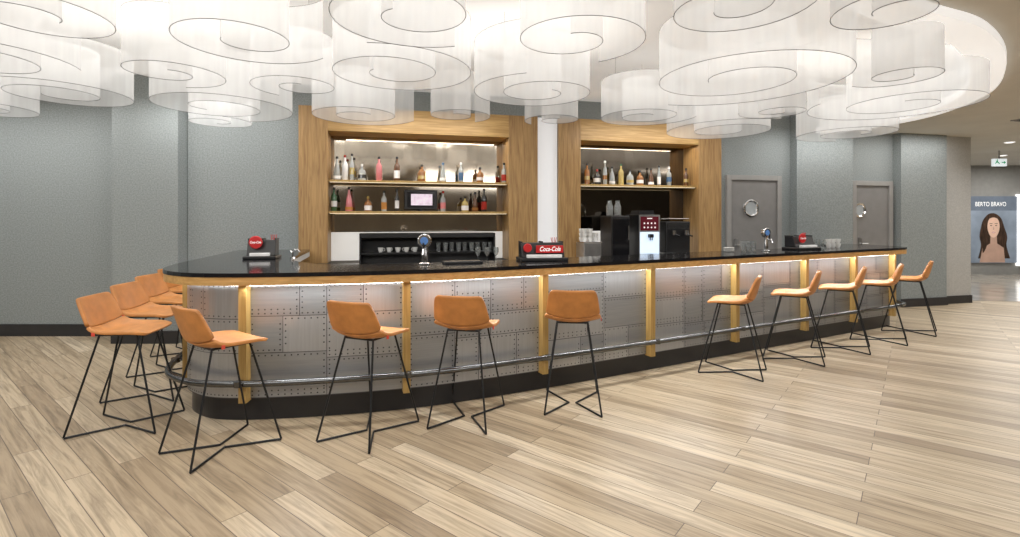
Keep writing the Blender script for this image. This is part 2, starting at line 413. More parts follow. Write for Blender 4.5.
for a, b in zip(fins[:-1], fins[1:]):
    s0, s1 = arc[a*n_]+.02, arc[min(b*n_, LB)]-.02
    m_ = MB(); strip(m_, a*n_, b*n_, -.02, 0, .17, ZT, 3)
    ps = []; patches((s0, s1, .175, ZT-.005), ps)
    for (x0, x1, z0, z1) in ps:
        d = random.uniform(.002, .005); mi = random.choice((0, 1)); ns = max(2, int((x1-x0)/.06)+1); g = .0024
        for k in range(ns):
            sa, sb = x0+g+(x1-x0-2*g)*k/ns, x0+g+(x1-x0-2*g)*(k+1)/ns
            pa, pb = at_s(sa, d), at_s(sb, d)
            m_.quad((*pa, z0+g), (*pb, z0+g), (*pb, z1-g), (*pa, z1-g), mi)
        ins = .02; pts = []; w, h = x1-x0-2*ins, z1-z0-2*ins
        step = random.choice((.034, .038, .043))
        nx = max(2, int(w/step)); nz = max(2, int(h/step))
        e = [random.random() < .88 for _ in range(4)]
        for k in range(nx+1):
            s_ = x0+ins+w*k/nx
            if e[0]: pts.append((s_, z0+ins))
            if e[1]: pts.append((s_, z1-ins))
            if e[0] and step > .042: pts.append((s_, z0+ins+.03))
        for k in range(1, nz):
            z_ = z0+ins+h*k/nz
            if e[2]: pts.append((x0+ins, z_))
            if e[3]: pts.append((x1-ins, z_))
        for (s_, z_) in pts:
            p = at_s(s_, d+.001); q = at_s(s_, d+.004); t = at_s(s_+.01, d+.001)-at_s(s_-.01, d+.001)
            if t.length < 1e-6: continue
            t.normalize(); r_ = .0060; n0 = len(m_.v)
            for k in range(6):
                c, s__ = math.cos(k*PI/3)*r_, math.sin(k*PI/3)*r_; m_.v.append((p.x+t.x*c, p.y+t.y*c, z_+s__))
            m_.v.append((q.x, q.y, z_))
            for k in range(6): m_.f.append((n0+k, n0+(k+1) % 6, n0+6)); m_.mi.append(2)
    obj('steel_panel', m_, [M['metal_a'], M['metal_b'], M['rivet'], M['metal_g']], bar, loc=neg, recalc=False)
for a in fins:
    i = min(a*n_, LB); p = Vector(BL[i]); n = nrm(i); t = Vector((-n.y, n.x)); hw = .028
    m_ = MB(); q = [p+t*hw-n*.01, p-t*hw-n*.01, p-t*hw+n*.075, p+t*hw+n*.075]
    m_.prism([(v.x, v.y) for v in q], 'z', .16, ZT)
    obj('oak_fin', m_, M['gold'], bar, loc=neg)
    m_ = MB(); c = p+n*.13
    m_.tube([(*(p+n*.07), .32), (*c, .32)], .012); m_.lathe([(.034, -.02), (.034, .02)], 12, (c.x, c.y, .32))
    obj('rail_bracket', m_, M['rail'], bar, loc=neg)
m_ = MB(); m_.tube([(*off(.13, i), .32) for i in range(0, LB+1)], .024, 10); obj('foot_rail', m_, M['rail'], bar, smooth=True, loc=neg)
m_ = MB(); strip(m_, 4, LB-4, .006, .022, ZT-.018, ZT-.001); obj('light_strip', m_, M['ledbar'], bar, loc=neg)

top = thing('worktop', 'glossy black stone bar worktop with oak edge band sweeping around the bar', 'countertop', (bl[0], bl[1], ZT))
negt = (-bl[0], -bl[1], -ZT)
OH = .165
m_ = MB(); strip(m_, 0, LB, OH-.03, OH-.005, ZT, 1.09); obj('oak_edge_band', m_, M['woodh'], top, loc=negt)
inner = catmull([(-2.6,6.62),(-2.25,5.35),(-2.0,4.75),(-1.62,4.44),(-.96,4.46),(.06,4.93),(1.14,5.5),(2.24,6.09),(3.34,6.67),(4.28,7.18),(4.7,7.43),(4.87,7.7),(4.82,7.95)], 16)
def resample(P, N):
    P = [Vector(p) for p in P]; a = [0]
    for i in range(1, len(P)): a.append(a[-1]+(P[i]-P[i-1]).length)
    out = []; k = 0
    for i in range(N+1):
        s = a[-1]*i/N
        while k < len(P)-2 and a[k+1] < s: k += 1
        t = (s-a[k])/(a[k+1]-a[k]); p = P[k].lerp(P[k+1], max(0, min(1, t))); out.append((p.x, p.y))
    return out
NN = 120
outer = resample([off(OH, i) for i in range(LB+1)], NN); innr = resample(inner, NN)
def ribbon(mb, A, B, z0, z1):
    n = len(A)-1
    for i in range(n):
        mb.quad((*A[i], z1), (*A[i+1], z1), (*B[i+1], z1), (*B[i], z1)); mb.quad((*A[i], z0), (*A[i+1], z0), (*B[i+1], z0), (*B[i], z0))
        mb.quad((*A[i], z0), (*A[i+1], z0), (*A[i+1], z1), (*A[i], z1)); mb.quad((*B[i], z0), (*B[i+1], z0), (*B[i+1], z1), (*B[i], z1))
    for i in (0, n): mb.quad((*A[i], z0), (*B[i], z0), (*B[i], z1), (*A[i], z1))
m_ = MB(); ribbon(m_, outer, innr, 1.09, 1.12); obj('stone_slab', m_, M['slab'], top, loc=negt)
m_ = MB(); ribbon(m_, resample([off(OH-.03, i) for i in range(LB+1)], NN), innr, ZT, 1.09); obj('underside_bounce_board', m_, M['under'], top, loc=negt)  # pale cover added so lit oak doesn't bounce orange onto the steel panels
def area(name, loc, rot, sx, sy, power, col=(1, .96, .91)):
    l = bpy.data.lights.new(name, 'AREA'); l.shape = 'RECTANGLE'; l.size = sx; l.size_y = sy; l.energy = power; l.color = col
    o = bpy.data.objects.new(name, l); COL.objects.link(o); o.location = loc; o.rotation_euler = rot; return o
for a, b in zip(fins[3:-2], fins[4:-1]):
    i = (a*n_+b*n_)//2; p = Vector(BL[i])+nrm(i)*.075; n = nrm(i)
    ln = (Vector(BL[b*n_])-Vector(BL[a*n_])).length
    area('under_bar_light', (p.x, p.y, ZT-.012), (R(-20), 0, math.atan2(n.x, -n.y)), ln*.92, .03, 4.4*ln, (1, .985, .96))

# ------------------------------------------------------------------ stools
def stool_master(label):
    t = thing('bar_stool', label, 'bar stool', (0,0,0), 0, 'tan leather bar stools around the bar')
    prof = [(.218,.694,.165),(.208,.708,.200),(.13,.716,.216),(.03,.710,.222),(-.07,.704,.222),(-.135,.711,.218),(-.176,.740,.208),(-.198,.792,.200),(-.213,.850,.194),(-.226,.905,.186),(-.238,.958,.172)]
    curv = [.0, .004, .010, .018, .028, .042, .052, .050, .040, .030, .018]
    NT = 8; G = []
    for i, (y, z, w) in enumerate(prof):
        a = prof[max(i-1, 0)]; b = prof[min(i+1, len(prof)-1)]; d = Vector((0, b[0]-a[0], b[1]-a[1])).normalized()
        nn = Vector((0, d.z, -d.y))
        row = []
        for k in range(NT+1):
            tt = -1+2*k/NT; p = Vector((tt*w, y, z))+nn*curv[i]*(abs(tt)**2.4); row.append(p)
        G.append(row)
    def part(name, i0, i1, m):
        mb = MB()
        for i in range(i0, i1+1):
            for p in G[i]: mb.v.append(tuple(p))
        for i in range(i1-i0):
            for k in range(NT):
                a = i*(NT+1)+k; mb.f.append((a, a+1, a+NT+2, a+NT+1)); mb.mi.append(0)
        o = obj(name, mb, m, t, smooth=False, recalc=False); o.data.shade_smooth()
        s = o.modifiers.new('thick', 'SOLIDIFY'); s.thickness = .023; s.offset = 1
        s.edge_crease_outer = .5; s.edge_crease_inner = .5
        q = o.modifiers.new('smooth', 'SUBSURF'); q.levels = 2; q.render_levels = 2
        return o
    part('seat', 0, 6, M['leather']); part('backrest', 6, 10, M['leather2'])
    zt = .686
    m = MB(); m.tube([(-.12,-.12,zt),(.12,-.12,zt),(.12,.12,zt),(-.12,.12,zt)], .008, 8, True); obj('seat_frame', m, M['leg'], t)
    for sx in (-1, 1):
        for sy in (-1, 1):
            m = MB(); m.tube([(sx*.12, sy*.12, zt), (sx*.217, sy*.285, .012)], .0072, 8); obj('leg', m, M['leg'], t, smooth=True)
        m = MB(); m.tube([(sx*.217, -.285, .009), (sx*.03, 0, .009), (sx*.217, .285, .009)], .0075, 8); obj('base_rod', m, M['leg'], t, smooth=True)
    m = MB(); m.box(.222, .228, -.11, -.09, .70, .725); obj('fabric_tag', m, M['tag'], t)
    return t
SP = [
 (-1.90, 3.366, 55, 'tan leather bar stool nearest the camera, by the bar corner, turned right'),
 (-2.80, 3.74, 9, 'tan leather bar stool at the very left front, in front of bar corner'),
 (-3.08, 4.40, 5, 'tan leather bar stool on the left side, second behind the corner stool'),
 (-3.36, 5.06, 2, 'tan leather bar stool on the left side, third from the corner'),
 (-3.64, 5.78, 0, 'tan leather bar stool on the left side, closest to the back wall'),
 (-.99, 3.61, 67, 'tan leather bar stool in front of second full steel panel, back turned left'),
 (-.32, 3.88, 78, 'tan leather bar stool left of centre, seen from behind, before third oak fin'),
 (.51, 4.17, 84, 'tan leather bar stool at centre of bar, back squarely towards camera'),
 (2.20, 5.04, 150, 'tan leather bar stool facing left, first right of the wide stool gap'),
 (3.08, 5.53, 148, 'tan leather bar stool facing left, second right of the wide stool gap'),
 (3.88, 5.99, 146, 'tan leather bar stool facing left, third from the right end'),
 (4.62, 6.40, 144, 'tan leather bar stool facing left, second from the right end'),
 (5.38, 6.88, 140, 'tan leather bar stool at the far right end of the bar'),
]
st = None
for (x, y, a, lb) in SP:
    if st is None: st = stool_master(lb); st.location = (x, y, 0); st.rotation_euler = (0, 0, R(a-90))
    else: dup(st, (x, y, 0), R(a-90), lb)

# ------------------------------------------------------------------ back bar niches
def niche(u0, u1, sl, sr, label, shelves, mir):
    uc = (u0+u1)/2
    t = thing('back_bar_niche', label, 'shelving', W(uc), WA, 'oak back bar niches')
    a, b = u0-uc, u1-uc
    for x0, x1 in ((a, a+sl), (b-sr, b)):
        obj('stile', MB().box(x0, x1, -.04, .02, .93, 2.999), M['wood'], t, bevel=.004)
        obj('lining', MB().box(x0 if x0 > 0 else x1-.02, x0+.02 if x0 > 0 else x1, .02, .40, .93, 2.68), M['wood'], t)
    obj('header', MB().box(a+sl, b-sr, -.04, .40, 2.68, 2.999), M['woodh'], t, bevel=.004)
    obj('mirror', MB().box(a+sl, b-sr, .385, .40, 1.33, 2.68), mir, t)
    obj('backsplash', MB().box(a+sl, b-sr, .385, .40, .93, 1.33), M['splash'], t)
    for z in shelves:
        s = obj('shelf', MB().box(a+sl+.003, b-sr-.003, .02, .384, z-.03, z), M['gold'], t, bevel=.003)
        obj('light_strip', MB().box(a+sl+.02, b-sr-.02, .03, .04, z-.033, z-.03), M['led'], s)
    return uc
niche(-2.84, .404, .36, .43, 'wide left oak back bar niche with mirror and two bottle shelves', (1.62, 2.04), M['mirror'])
niche(.726, 3.44, .34, .41, 'narrower right oak back bar niche with darkened mirror and one shelf', (2.04,), M['mirrord'])
for u, l in ((-1.2, 2.2), (2.05, 1.8)):
    area('niche_light', W(u, -.10, 2.67), (0, 0, WA), l, .04, 7, (1, .92, .8))

bc = thing('back_counter', 'black work counter against the wall under both oak niches', 'counter', W(0), WA)
obj('cabinet_body', MB().box(-2.3, 3.42, -.5, -.045, 0, .89), M['black'], bc)
obj('counter_surface', MB().box(-2.34, 3.44, -.54, -.042, .89, .92), M['steel'], bc, bevel=.004)

COLS = {
 'clear': ((.75,.8,.8), .6), 'amber': ((.40,.17,.05), .3), 'dark': ((.03,.03,.03), 0), 'green': ((.07,.17,.08), .3), 'pink': ((.75,.25,.27), .2),
 'yellow': ((.60,.45,.14), .3), 'red': ((.42,.04,.03), .1), 'blue': ((.10,.20,.38), .3), 'white': ((.8,.8,.8), 0), 'brown': ((.14,.06,.025), .2), 'orange': ((.62,.28,.08), .2)}
GM = {k: mat(k+'_bottle_glass', c, .08, trans=t, var=.05, spec=.7) for k, (c, t) in COLS.items()}
PROF = {
 'tall': [(.036,0),(.040,.006),(.040,.19),(.036,.21),(.017,.24),(.0145,.25),(.0145,.30)],
 'squat': [(.048,0),(.053,.008),(.053,.12),(.047,.145),(.019,.17),(.016,.18),(.016,.215)],
 'slim': [(.027,0),(.03,.006),(.03,.20),(.024,.24),(.012,.27),(.012,.33)],
 'bell': [(.044,0),(.048,.008),(.038,.14),(.027,.19),(.014,.23),(.014,.28)]}
ORD = ['first','second','third','fourth','fifth','sixth','seventh','eighth','ninth','tenth','eleventh','twelfth','thirteenth','fourteenth']
def bottle(u, y, z, kind, col, cap, lab, label, group):
    t = thing('bottle', label, 'bottle', W(u, -y, z), WA+random.uniform(-.3, .3), group)
    sc = random.uniform(.88, 1.10)
    p = [(r*random.uniform(.97, 1.03)*sc**.5, h*sc) for r, h in PROF[kind]]; obj('glass_body', MB().lathe(p, 14), GM[col], t, smooth=True)
    H = p[-1][1]; obj('cap', MB().lathe([(.017,0),(.017,.03),(.012,.034)], 12, (0,0,H-.012)), GM[cap], t, smooth=True)
    if lab:
        r = max(p[1][0], p[2][0])+.0012; h0 = p[2][1]*random.uniform(.15, .4); h1 = p[2][1]*random.uniform(.65, .85)
        if kind == 'bell': r = p[1][0]+.001; h0, h1 = .02, .06
        m = MB(); n0 = 14
        for k in range(n0):
            a, b = 2*PI*k/n0, 2*PI*(k+1)/n0
            m.quad((r*math.cos(a), r*math.sin(a), h0), (r*math.cos(b), r*math.sin(b), h0), (r*math.cos(b), r*math.sin(b), h1), (r*math.cos(a), r*math.sin(a), h1))
        obj('paper_label', m, GM[lab], t, smooth=True)
def px2u(x, dep):
    k = (x-510)/510; ox, oy = -dep*math.sin(WA), 7.334+dep*math.cos(WA)
    return (k*oy-ox)/(math.cos(WA)-k*math.sin(WA))
rows = [
 ('upper shelf of left niche', 2.04, [(337,'bell','clear','dark','white'),(345,'tall','white','red',None),(352,'slim','clear','dark','yellow'),(362,'squat','clear','white','dark'),(379,'tall','pink','dark',None),(397,'tall','brown','dark','white'),(422,'squat','amber','dark','yellow'),(443,'bell','clear','blue','white'),(461,'tall','clear','white','blue'),(480,'squat','amber','dark','white'),(504,'tall','clear','dark','red')]),
 ('lower shelf of left niche', 1.62, [(334,'tall','green','dark','white'),(349,'bell','pink','dark','orange'),(368,'squat','amber','yellow','white'),(384,'tall','clear','dark','orange'),(397,'slim','dark','dark','white'),(443,'tall','clear','red','pink'),(465,'squat','yellow','dark','white'),(475,'bell','brown','dark','amber'),(484,'tall','dark','dark','red')]),
 ('shelf of right niche', 2.04, [(587,'tall','amber','dark','yellow'),(597,'squat','dark','red','white'),(605,'slim','clear','white','amber'),(612,'bell','clear','dark','white'),(621,'tall','yellow','green',None),(630,'squat','clear','dark','yellow'),(640,'squat','amber','dark','white'),(651,'bell','brown','dark','white'),(659,'slim','clear','dark','white'),(669,'tall','clear','white','blue'),(686,'tall','brown','dark','yellow')]),
]
CN = {'dark': 'black'}
for (rn, z, bs) in rows:
    for i, (x, k, c, cap, lab) in enumerate(bs):
        shape = {'tall': 'tall', 'squat': 'squat', 'slim': 'slim', 'bell': 'tapered'}[k]
        lb = '%s %s bottle with %s cap, %s from left on %s' % (shape, CN.get(c, c), CN.get(cap, cap), ORD[i], rn)
        d = random.uniform(.12, .24)
        bottle(px2u(x, d), d, z, k, c, cap, lab, lb, 'bottles on the '+rn)
u = px2u(421, .22)
t = thing('mirrored_tv_screen', 'small black framed screen standing in for mirrored TV on lower shelf of left niche', 'monitor', W(u, -.22, 1.62), WA)  # modelled screen takes the place of a TV's reflection in the mirror
obj('housing', MB().box(-.23, .23, 0, .03, .03, .31), M['black'], t, bevel=.006)
obj('screen', MB().box(-.19, .19, -.003, 0, .06, .28), M['screenk'], t)
obj('screen_picture', MB().box(-.14, .16, -.005, -.003, .09, .25), M['screen'], t)
m = MB().box(-.1, .1, -.04, .06, 0, .012); m.box(-.02, .02, .005, .025, .012, .04); obj('stand', m, M['black'], t)

t = thing('bar_rack', 'long low black open rack on back counter under left niche', 'rack', W(-1.2, .25, .92), WA)
obj('top_board', MB().box(-.86, .9, -.16, .12, .35, .41), M['black'], t, bevel=.004)
obj('middle_shelf', MB().box(-.86, .9, -.16, .12, .14, .16), M['black'], t)
obj('back_panel', MB().box(-.86, .9, .10, .12, 0, .35), M['black'], t)
for x in (-.86, 0, .88): obj('upright', MB().box(x, x+.02, -.16, .12, 0, .36), M['black'], t)
def tumbler(loc, label, group):
    m = MB().lathe([(.026,0),(.034,.12),(.032,.12),(.024,.006)], 14)
    return tag(obj('tumbler', m, M['clear'], smooth=True, loc=loc), label, 'glass', group)
for k in range(9): tumbler(W(-1.05+k*.088, .28 + (k % 2)*.05, 1.08), 'clear tumbler in the row on the black rack right half', 'clear tumblers on black rack')
def cup_mesh(r=.038, h=.06):
    m = MB().lathe([(r*.55,0),(r*.85,h*.45),(r,h),(r*.93,h),(r*.78,h*.45),(r*.45,.006)], 14)
    return m
def cup(loc, label, group, rot=0):
    t = thing('coffee_cup', label, 'cup', loc, rot, group)
    obj('bowl', cup_mesh(), M['porcelain'], t, smooth=True)
    obj('handle', MB().tube([(.034,0,.05),(.055,0,.048),(.058,0,.03),(.045,0,.018),(.028,0,.018)], .004, 6), M['porcelain'], t, smooth=True)
    return t
for k in range(5): cup(W(-1.80+k*.11, .28, 1.08), 'white cup in the row on the black rack left half', 'white cups on black rack', k)
for k, x in enumerate((478, 487, 496)):
    t = thing('stem_glass', 'clear stemmed glass, %s of three at right end of left niche counter' % ORD[k], 'glass', W(px2u(x, -.45), .45, .92), 0, 'stem glasses on back counter')
    obj('foot', MB().lathe([(.033,0),(.033,.003),(.006,.008)], 14), M['clear'], t, smooth=True)
    obj('stem', MB().lathe([(.004,.006),(.004,.10)], 8), M['clear'], t)
    obj('bowl', MB().lathe([(.005,.10),(.03,.13),(.038,.17),(.032,.22),(.030,.22),(.035,.17),(.028,.135),(.004,.104)], 14), M['clear'], t, smooth=True)

def at_counter(x, o=.28):
    return px2u(x, -o)
t = thing('coffee_machine', 'coffee machine with small icon screen and bright front under right niche', 'coffee machine', W(at_counter(642), .3, .92), WA)
obj('body', MB().box(-.17, .17, -.2, .22, .05, .66), M['black'], t, bevel=.012)
obj('front_panel', MB().box(-.165, .165, -.204, -.2, .07, .65), M['steel'], t)
obj('base_tray', MB().box(-.18, .18, -.3, .22, 0, .05), M['black'], t, bevel=.006)
obj('screen', MB().box(-.14, .14, -.207, -.204, .43, .63), M['redscreen'], t)
m = MB()
for a in range(4):
    for b in range(2): m.disc((-.084+a*.056, .475+b*.06), .013, -.209, 10)
m.box(-.04, .04, -.2085, -.207, .595, .61)
obj('screen_icons', m, M['wtext'], t)
obj('lit_panel', MB().box(-.15, .15, -.207, -.204, .10, .41), M['whitescreen'], t)
m = MB().box(-.03, .03, -.27, -.207, .33, .38); m.tube([(-.015,-.25,.34),(-.015,-.25,.29)], .008); m.tube([(.015,-.25,.34),(.015,-.25,.29)], .008)
obj('spout', m, M['black'], t)
obj('bean_hopper', MB().prism([(-.13,.66),(.13,.66),(.11,.72),(-.11,.72)], 'y', -.12, .14), M['black'], t)
t = thing('milk_cooler', 'black upright milk cooler left of the icon screen coffee machine', 'cooler', W(at_counter(614), .3, .92), WA)
obj('body', MB().box(-.14, .14, -.2, .2, 0, .64), M['black'], t, bevel=.012)
obj('door', MB().box(-.125, .125, -.215, -.2, .05, .60), M['slab'], t, bevel=.004)
obj('handle', MB().tube([(.10,-.215,.5),(.10,-.245,.5),(.10,-.245,.3),(.10,-.215,.3)], .008), M['chrome'], t)
t = thing('espresso_machine', 'low black espresso machine right of the icon screen coffee machine', 'coffee machine', W(at_counter(673), .3, .92), WA)
obj('body', MB().box(-.20, .20, -.12, .22, .1, .56), M['black'], t, bevel=.015)
obj('drip_tray', MB().box(-.20, .20, -.26, .22, 0, .1), M['steel'], t, bevel=.006)
obj('top_rail', MB().tube([(-.18,-.1,.60),(.18,-.1,.60),(.18,.2,.60),(-.18,.2,.60)], .008, 8, True), M['chrome'], t)
for x in (-.1, .1):
    g = obj('group_head', MB().lathe([(.035,0),(.035,.07)], 14, (x,-.17,.36)), M['chrome'], t, smooth=True)
    obj('portafilter_handle', MB().tube([(x,-.2,.37),(x,-.32,.35)], .012), M['black'], g)
obj('front_panel', MB().box(-.17, .17, -.127, -.12, .45, .52), M['rail'], t)
t = thing('cup_warmer', 'steel cup warmer box left of the black milk cooler', 'cup warmer', W(at_counter(588), .3, .92), WA)
obj('body', MB().box(-.13, .13, -.16, .16, .02, .26), M['steel'], t, bevel=.01)
obj('top_tray', MB().box(-.135, .135, -.17, .17, .26, .275), M['chrome'], t, bevel=.004)
for x in (-.10, .10): obj('foot', MB().lathe([(.02,0),(.02,.02)], 10, (x, -.1, 0)), M['black'], t)
uw = at_counter(588)
for k in range(3):
    for j in range(2):
        for l in range(3 if k < 2 else 2): cup(W(uw-.085+k*.085, .36-j*.12, 1.195+l*.061), 'small white cup stacked on the steel cup warmer', 'white cups on the cup warmer', 1+k)
for k, x in enumerate((609, 617)):
    m = MB().lathe([(.045,0),(.05,.01),(.05,.14),(.03,.18),(.034,.22),(.031,.22),(.027,.18),(.046,.14),(.045,.012)], 16)
    tag(obj('glass_carafe', m, M['clear'], smooth=True, loc=W(at_counter(x)+.0, .3, 1.56)), 'clear glass carafe, %s on top of black milk cooler' % ('left' if k == 0 else 'right'), 'carafe', 'carafes on the milk cooler')

# ------------------------------------------------------------------ things on the bar top
def caddy(x, y, rz, w, h, label, sign):
    t = thing('napkin_caddy', label, 'caddy', (x, y, 1.12), rz, 'napkin and straw caddies on the bar top')
    d = .13
    obj('tray', MB().box(-w/2, w/2, -d, d, 0, .03), M['black'], t, bevel=.008)
    obj('body', MB().prism([(-.07,.03),(.10,.03),(.10,h*.92),(-.02,h*.92)], 'x', -w/2+.02, w/2-.02), M['black'], t, bevel=.006)
    for i in range(3): obj('divider', MB().box(-w/2+.02+i*(w-.055)/2, -w/2+.035+i*(w-.055)/2, -.02, .1, h*.92, h), M['black'], t)
    obj('napkins', MB().box(-w/2+.06, w/2-.06, -.12, -.08, .03, .06), M['paperw'], t, bevel=.004)
    for i in range(4): obj('straw', MB().tube([(w/4+i*.012, .04+(i % 2)*.015, h*.9), (w/4+i*.018-.01, .05, h+.035)], .003, 6), M['red'], t)
    if sign == 'disc':
        s = obj('round_sign', MB().lathe([(.054,-.014),(.062,-.006),(.062,.0)], 28, (-w/2+.11, -.085, h*.82), 'y'), M['red'], t, smooth=True)
        text('sign_lettering', 'Coca-Cola', .032, M['wtext'], s, (-w/2+.11, -.1005, h*.82), .10, .3, .0006)
    else:
        s = obj('sign_plate', MB().box(-w/2+.15, w/2-.04, -.095, -.08, h*.42, h*.80), M['red'], t, bevel=.004)
        text('sign_lettering', 'Coca-Cola', .06, M['wtext'], s, (.055, -.0965, h*.61), w*.44, .3, .001)
        s = obj('round_sign', MB().lathe([(.036,-.014),(.041,-.006),(.041,.0)], 28, (-w/2+.07, -.085, h*.68), 'y'), M['red'], t, smooth=True)
    return t
caddy(-2.45, 5.05, R(12), .30, .20, 'black caddy with round red sign on left wing of the bar', 'disc')
caddy(.30, 4.82, R(10), .45, .18, 'black caddy with wide red sign plate at the middle of bar', 'plate')
caddy(3.78, 6.62, R(22), .40, .18, 'black caddy with round red sign near right end of bar', 'disc')
def beer_tap(x, y, rz, h, label):
    t = thing('beer_tap', label, 'beer tap', (x, y, 1.12), rz, 'chrome beer taps')
    obj('base_flange', MB().lathe([(.05,0),(.05,.01),(.03,.02)], 20), M['chrome'], t, smooth=True)
    obj('column', MB().lathe([(.026,.015),(.024,h*.55),(.034,h*.66)], 18), M['chrome'], t, smooth=True)
    g = obj('medallion', MB().lathe([(.052,-.025),(.058,-.02),(.058,.02),(.05,.026)], 24, (0,0,h*.78), 'y'), M['chrome'], t, smooth=True)
    obj('medallion_face', MB().disc((0, h*.78), .034, -.027), M['screen2'], g)
    obj('spout', MB().tube([(0,-.02,h*.5),(0,-.08,h*.5),(0,-.1,h*.36)], .009), M['chrome'], t, smooth=True)
    obj('tap_handle', MB().tube([(0,-.05,h*.52),(.0,-.06,h*.72)], .008, 8), M['black'], t)
beer_tap(-.73, 4.36, 0, .26, 'chrome beer tap with round blue face on the bar, left of centre')
beer_tap(3.12, 6.22, R(20), .29, 'chrome beer tap with round blue face near right stools')
t = thing('faucet', 'small curved chrome faucet beside the left caddy', 'faucet', (-2.12, 4.98, 1.12), 0)
obj('base', MB().lathe([(.025,0),(.022,.02)], 14), M['chrome'], t); obj('neck', MB().tube([(0,0,.01),(0,0,.07),(.02,-.01,.09),(.06,-.03,.095),(.085,-.04,.07)], .007), M['chrome'], t, smooth=True)
obj('lever', MB().tube([(0,0,.06),(-.03,.02,.08)], .006), M['chrome'], t)
t = thing('drip_tray', 'black grooved drip tray on bar top right of the chrome tap', 'tray', (-.42, 4.5, 1.12), R(20))
obj('pan', MB().box(-.17, .17, -.07, .07, 0, .018), M['black'], t, bevel=.004)
obj('grate', MB().box(-.155, .155, -.06, .06, .018, .021), M['rail'], t)
for k, (x, y) in enumerate(((4.33,6.93),(4.42,6.98),(4.52,7.03))):
    for l in range(2): cup((x, y, 1.12+l*.061), 'small white cup in the short stacks at right end of bar', 'white cups at right end of bar', k)
for k in range(4):
    m = MB().lathe([(.04,0),(.06,.008),(.062,.013),(.04,.009)], 18)
    tag(obj('saucer', m, M['porcelain'], smooth=True, loc=(2.62, 6.1, 1.12+k*.013)), 'white saucer in the small pile on bar left of the right tap', 'saucer', 'white saucers in a pile')
for k in range(3): tumbler((2.86+k*.085, 6.26+k*.045, 1.12), 'clear tumbler on the bar beside the right chrome tap', 'tumblers beside right tap')
for k in range(2): tumbler((4.12+k*.09, 6.84+k*.045, 1.12), 'clear tumbler on the bar between right caddy and white cups', 'tumblers beside right caddy')

# ------------------------------------------------------------------ spiral pendant lamps
LAMPS = [
 (4.25,6.35,.66,'back row, far right end near the ceiling rim'),
 (2.65,6.30,.80,'back row, second from right, before the right niche'),
 (3.85,5.00,.84,'big one hanging furthest right, under ceiling rim'),
 (1.77,3.95,.90,'largest one, right of centre'),
 (1.44,5.50,.56,'behind the largest one, above the right niche'),
 (.25,4.30,.60,'directly above the middle of the bar'),
 (.50,5.62,.36,'small one above the lit white strip between niches'),
 (-.89,3.90,.66,'large one just left of centre'),
 (-1.56,5.30,.58,'back row, above left part of left niche'),
 (-.58,5.45,.40,'small one in back row above right part of left niche'),
 (-2.79,4.85,.72,'large one left, above the bar corner'),
 (-1.63,3.12,.50,'front, left of the large central-left one'),
 (-4.04,4.60,.62,'left, in front of the grey wall'),
 (-5.20,5.00,.54,'furthest left, half outside the picture'),
 (-2.62,2.80,.46,'front row, leftmost at the top edge'),
 (-2.50,3.72,.42,'small one between the leftmost front and corner ones'),
 (-3.65,3.45,.58,'left edge of the picture, second row'),
 (.39,3.20,.50,'front, right above picture centre'),
 (2.0,2.66,.36,'front row, rightmost at the top edge'),
 (1.17,2.68,.40,'front row, between centre and rightmost'),
 (-.52,2.68,.50,'front row, just left of centre at top edge'),
 (2.98,3.90,.34,'small one between the largest and furthest right ones'),
 (-1.78,4.32,.42,'small one in the gap left of the central-left large one'),
 (2.68,5.12,.36,'small one amid the right group of large ones'),
 (-3.35,5.80,.42,'small one at left back before the grey wall'),
]
for i, (x, y, r, where) in enumerate(LAMPS):
    z0 = 2.60 + ((i*37) % 5-2)*.014
    t = thing('spiral_pendant_lamp', 'sheer white spiral pendant lamp, '+where, 'pendant lamp', (x, y, z0), 0, 'spiral fabric pendant lamps')
    ph = random.uniform(0, 2*PI); dr = random.choice((-1, 1)); turns = 1.85 if r > .5 else 1.45; N = int(80*max(.7, r/.6)); H = .40
    pts = []
    for k in range(N+1):
        q = k/N; rr = r*(1-.76*q); a = ph+dr*2*PI*turns*q; pts.append((rr*math.cos(a), rr*math.sin(a)))
    m2 = MB()
    for p in pts: m2.v += [(*p, 0), (*p, H)]
    for k in range(N): m2.f.append((2*k, 2*k+2, 2*k+3, 2*k+1)); m2.mi.append(0)
    o = obj('fabric_ribbon', m2, M['sheer'], t, recalc=False); o.data.shade_smooth()
    obj('edge_wire', MB().tube([(*p, 0) for p in pts], .0022, 4), M['wire'], t)
    obj('edge_wire', MB().tube([(*p, H) for p in pts], .0014, 4), M['wire'], t)
    for k in (0, N//3, 2*N//3): obj('suspension_cable', MB().tube([(*pts[k], H), (*pts[k], 3.265-z0)], .0012, 4), M['wire'], t)
    if r > .41: area('pendant_light', (x, y, 3.24), (0, 0, 0), r*1.1, r*1.1, 11.3*r, (1, .98, .95))
for (x, y) in ((-3, 4.3), (0, 4.8), (3.2, 5.6)):
    area('ceiling_fill_light', (x, y, 3.0), (PI, 0, 0), 2.0, 1.2, 7)  # unseen uplights added to brighten the recess, not placed along the cove

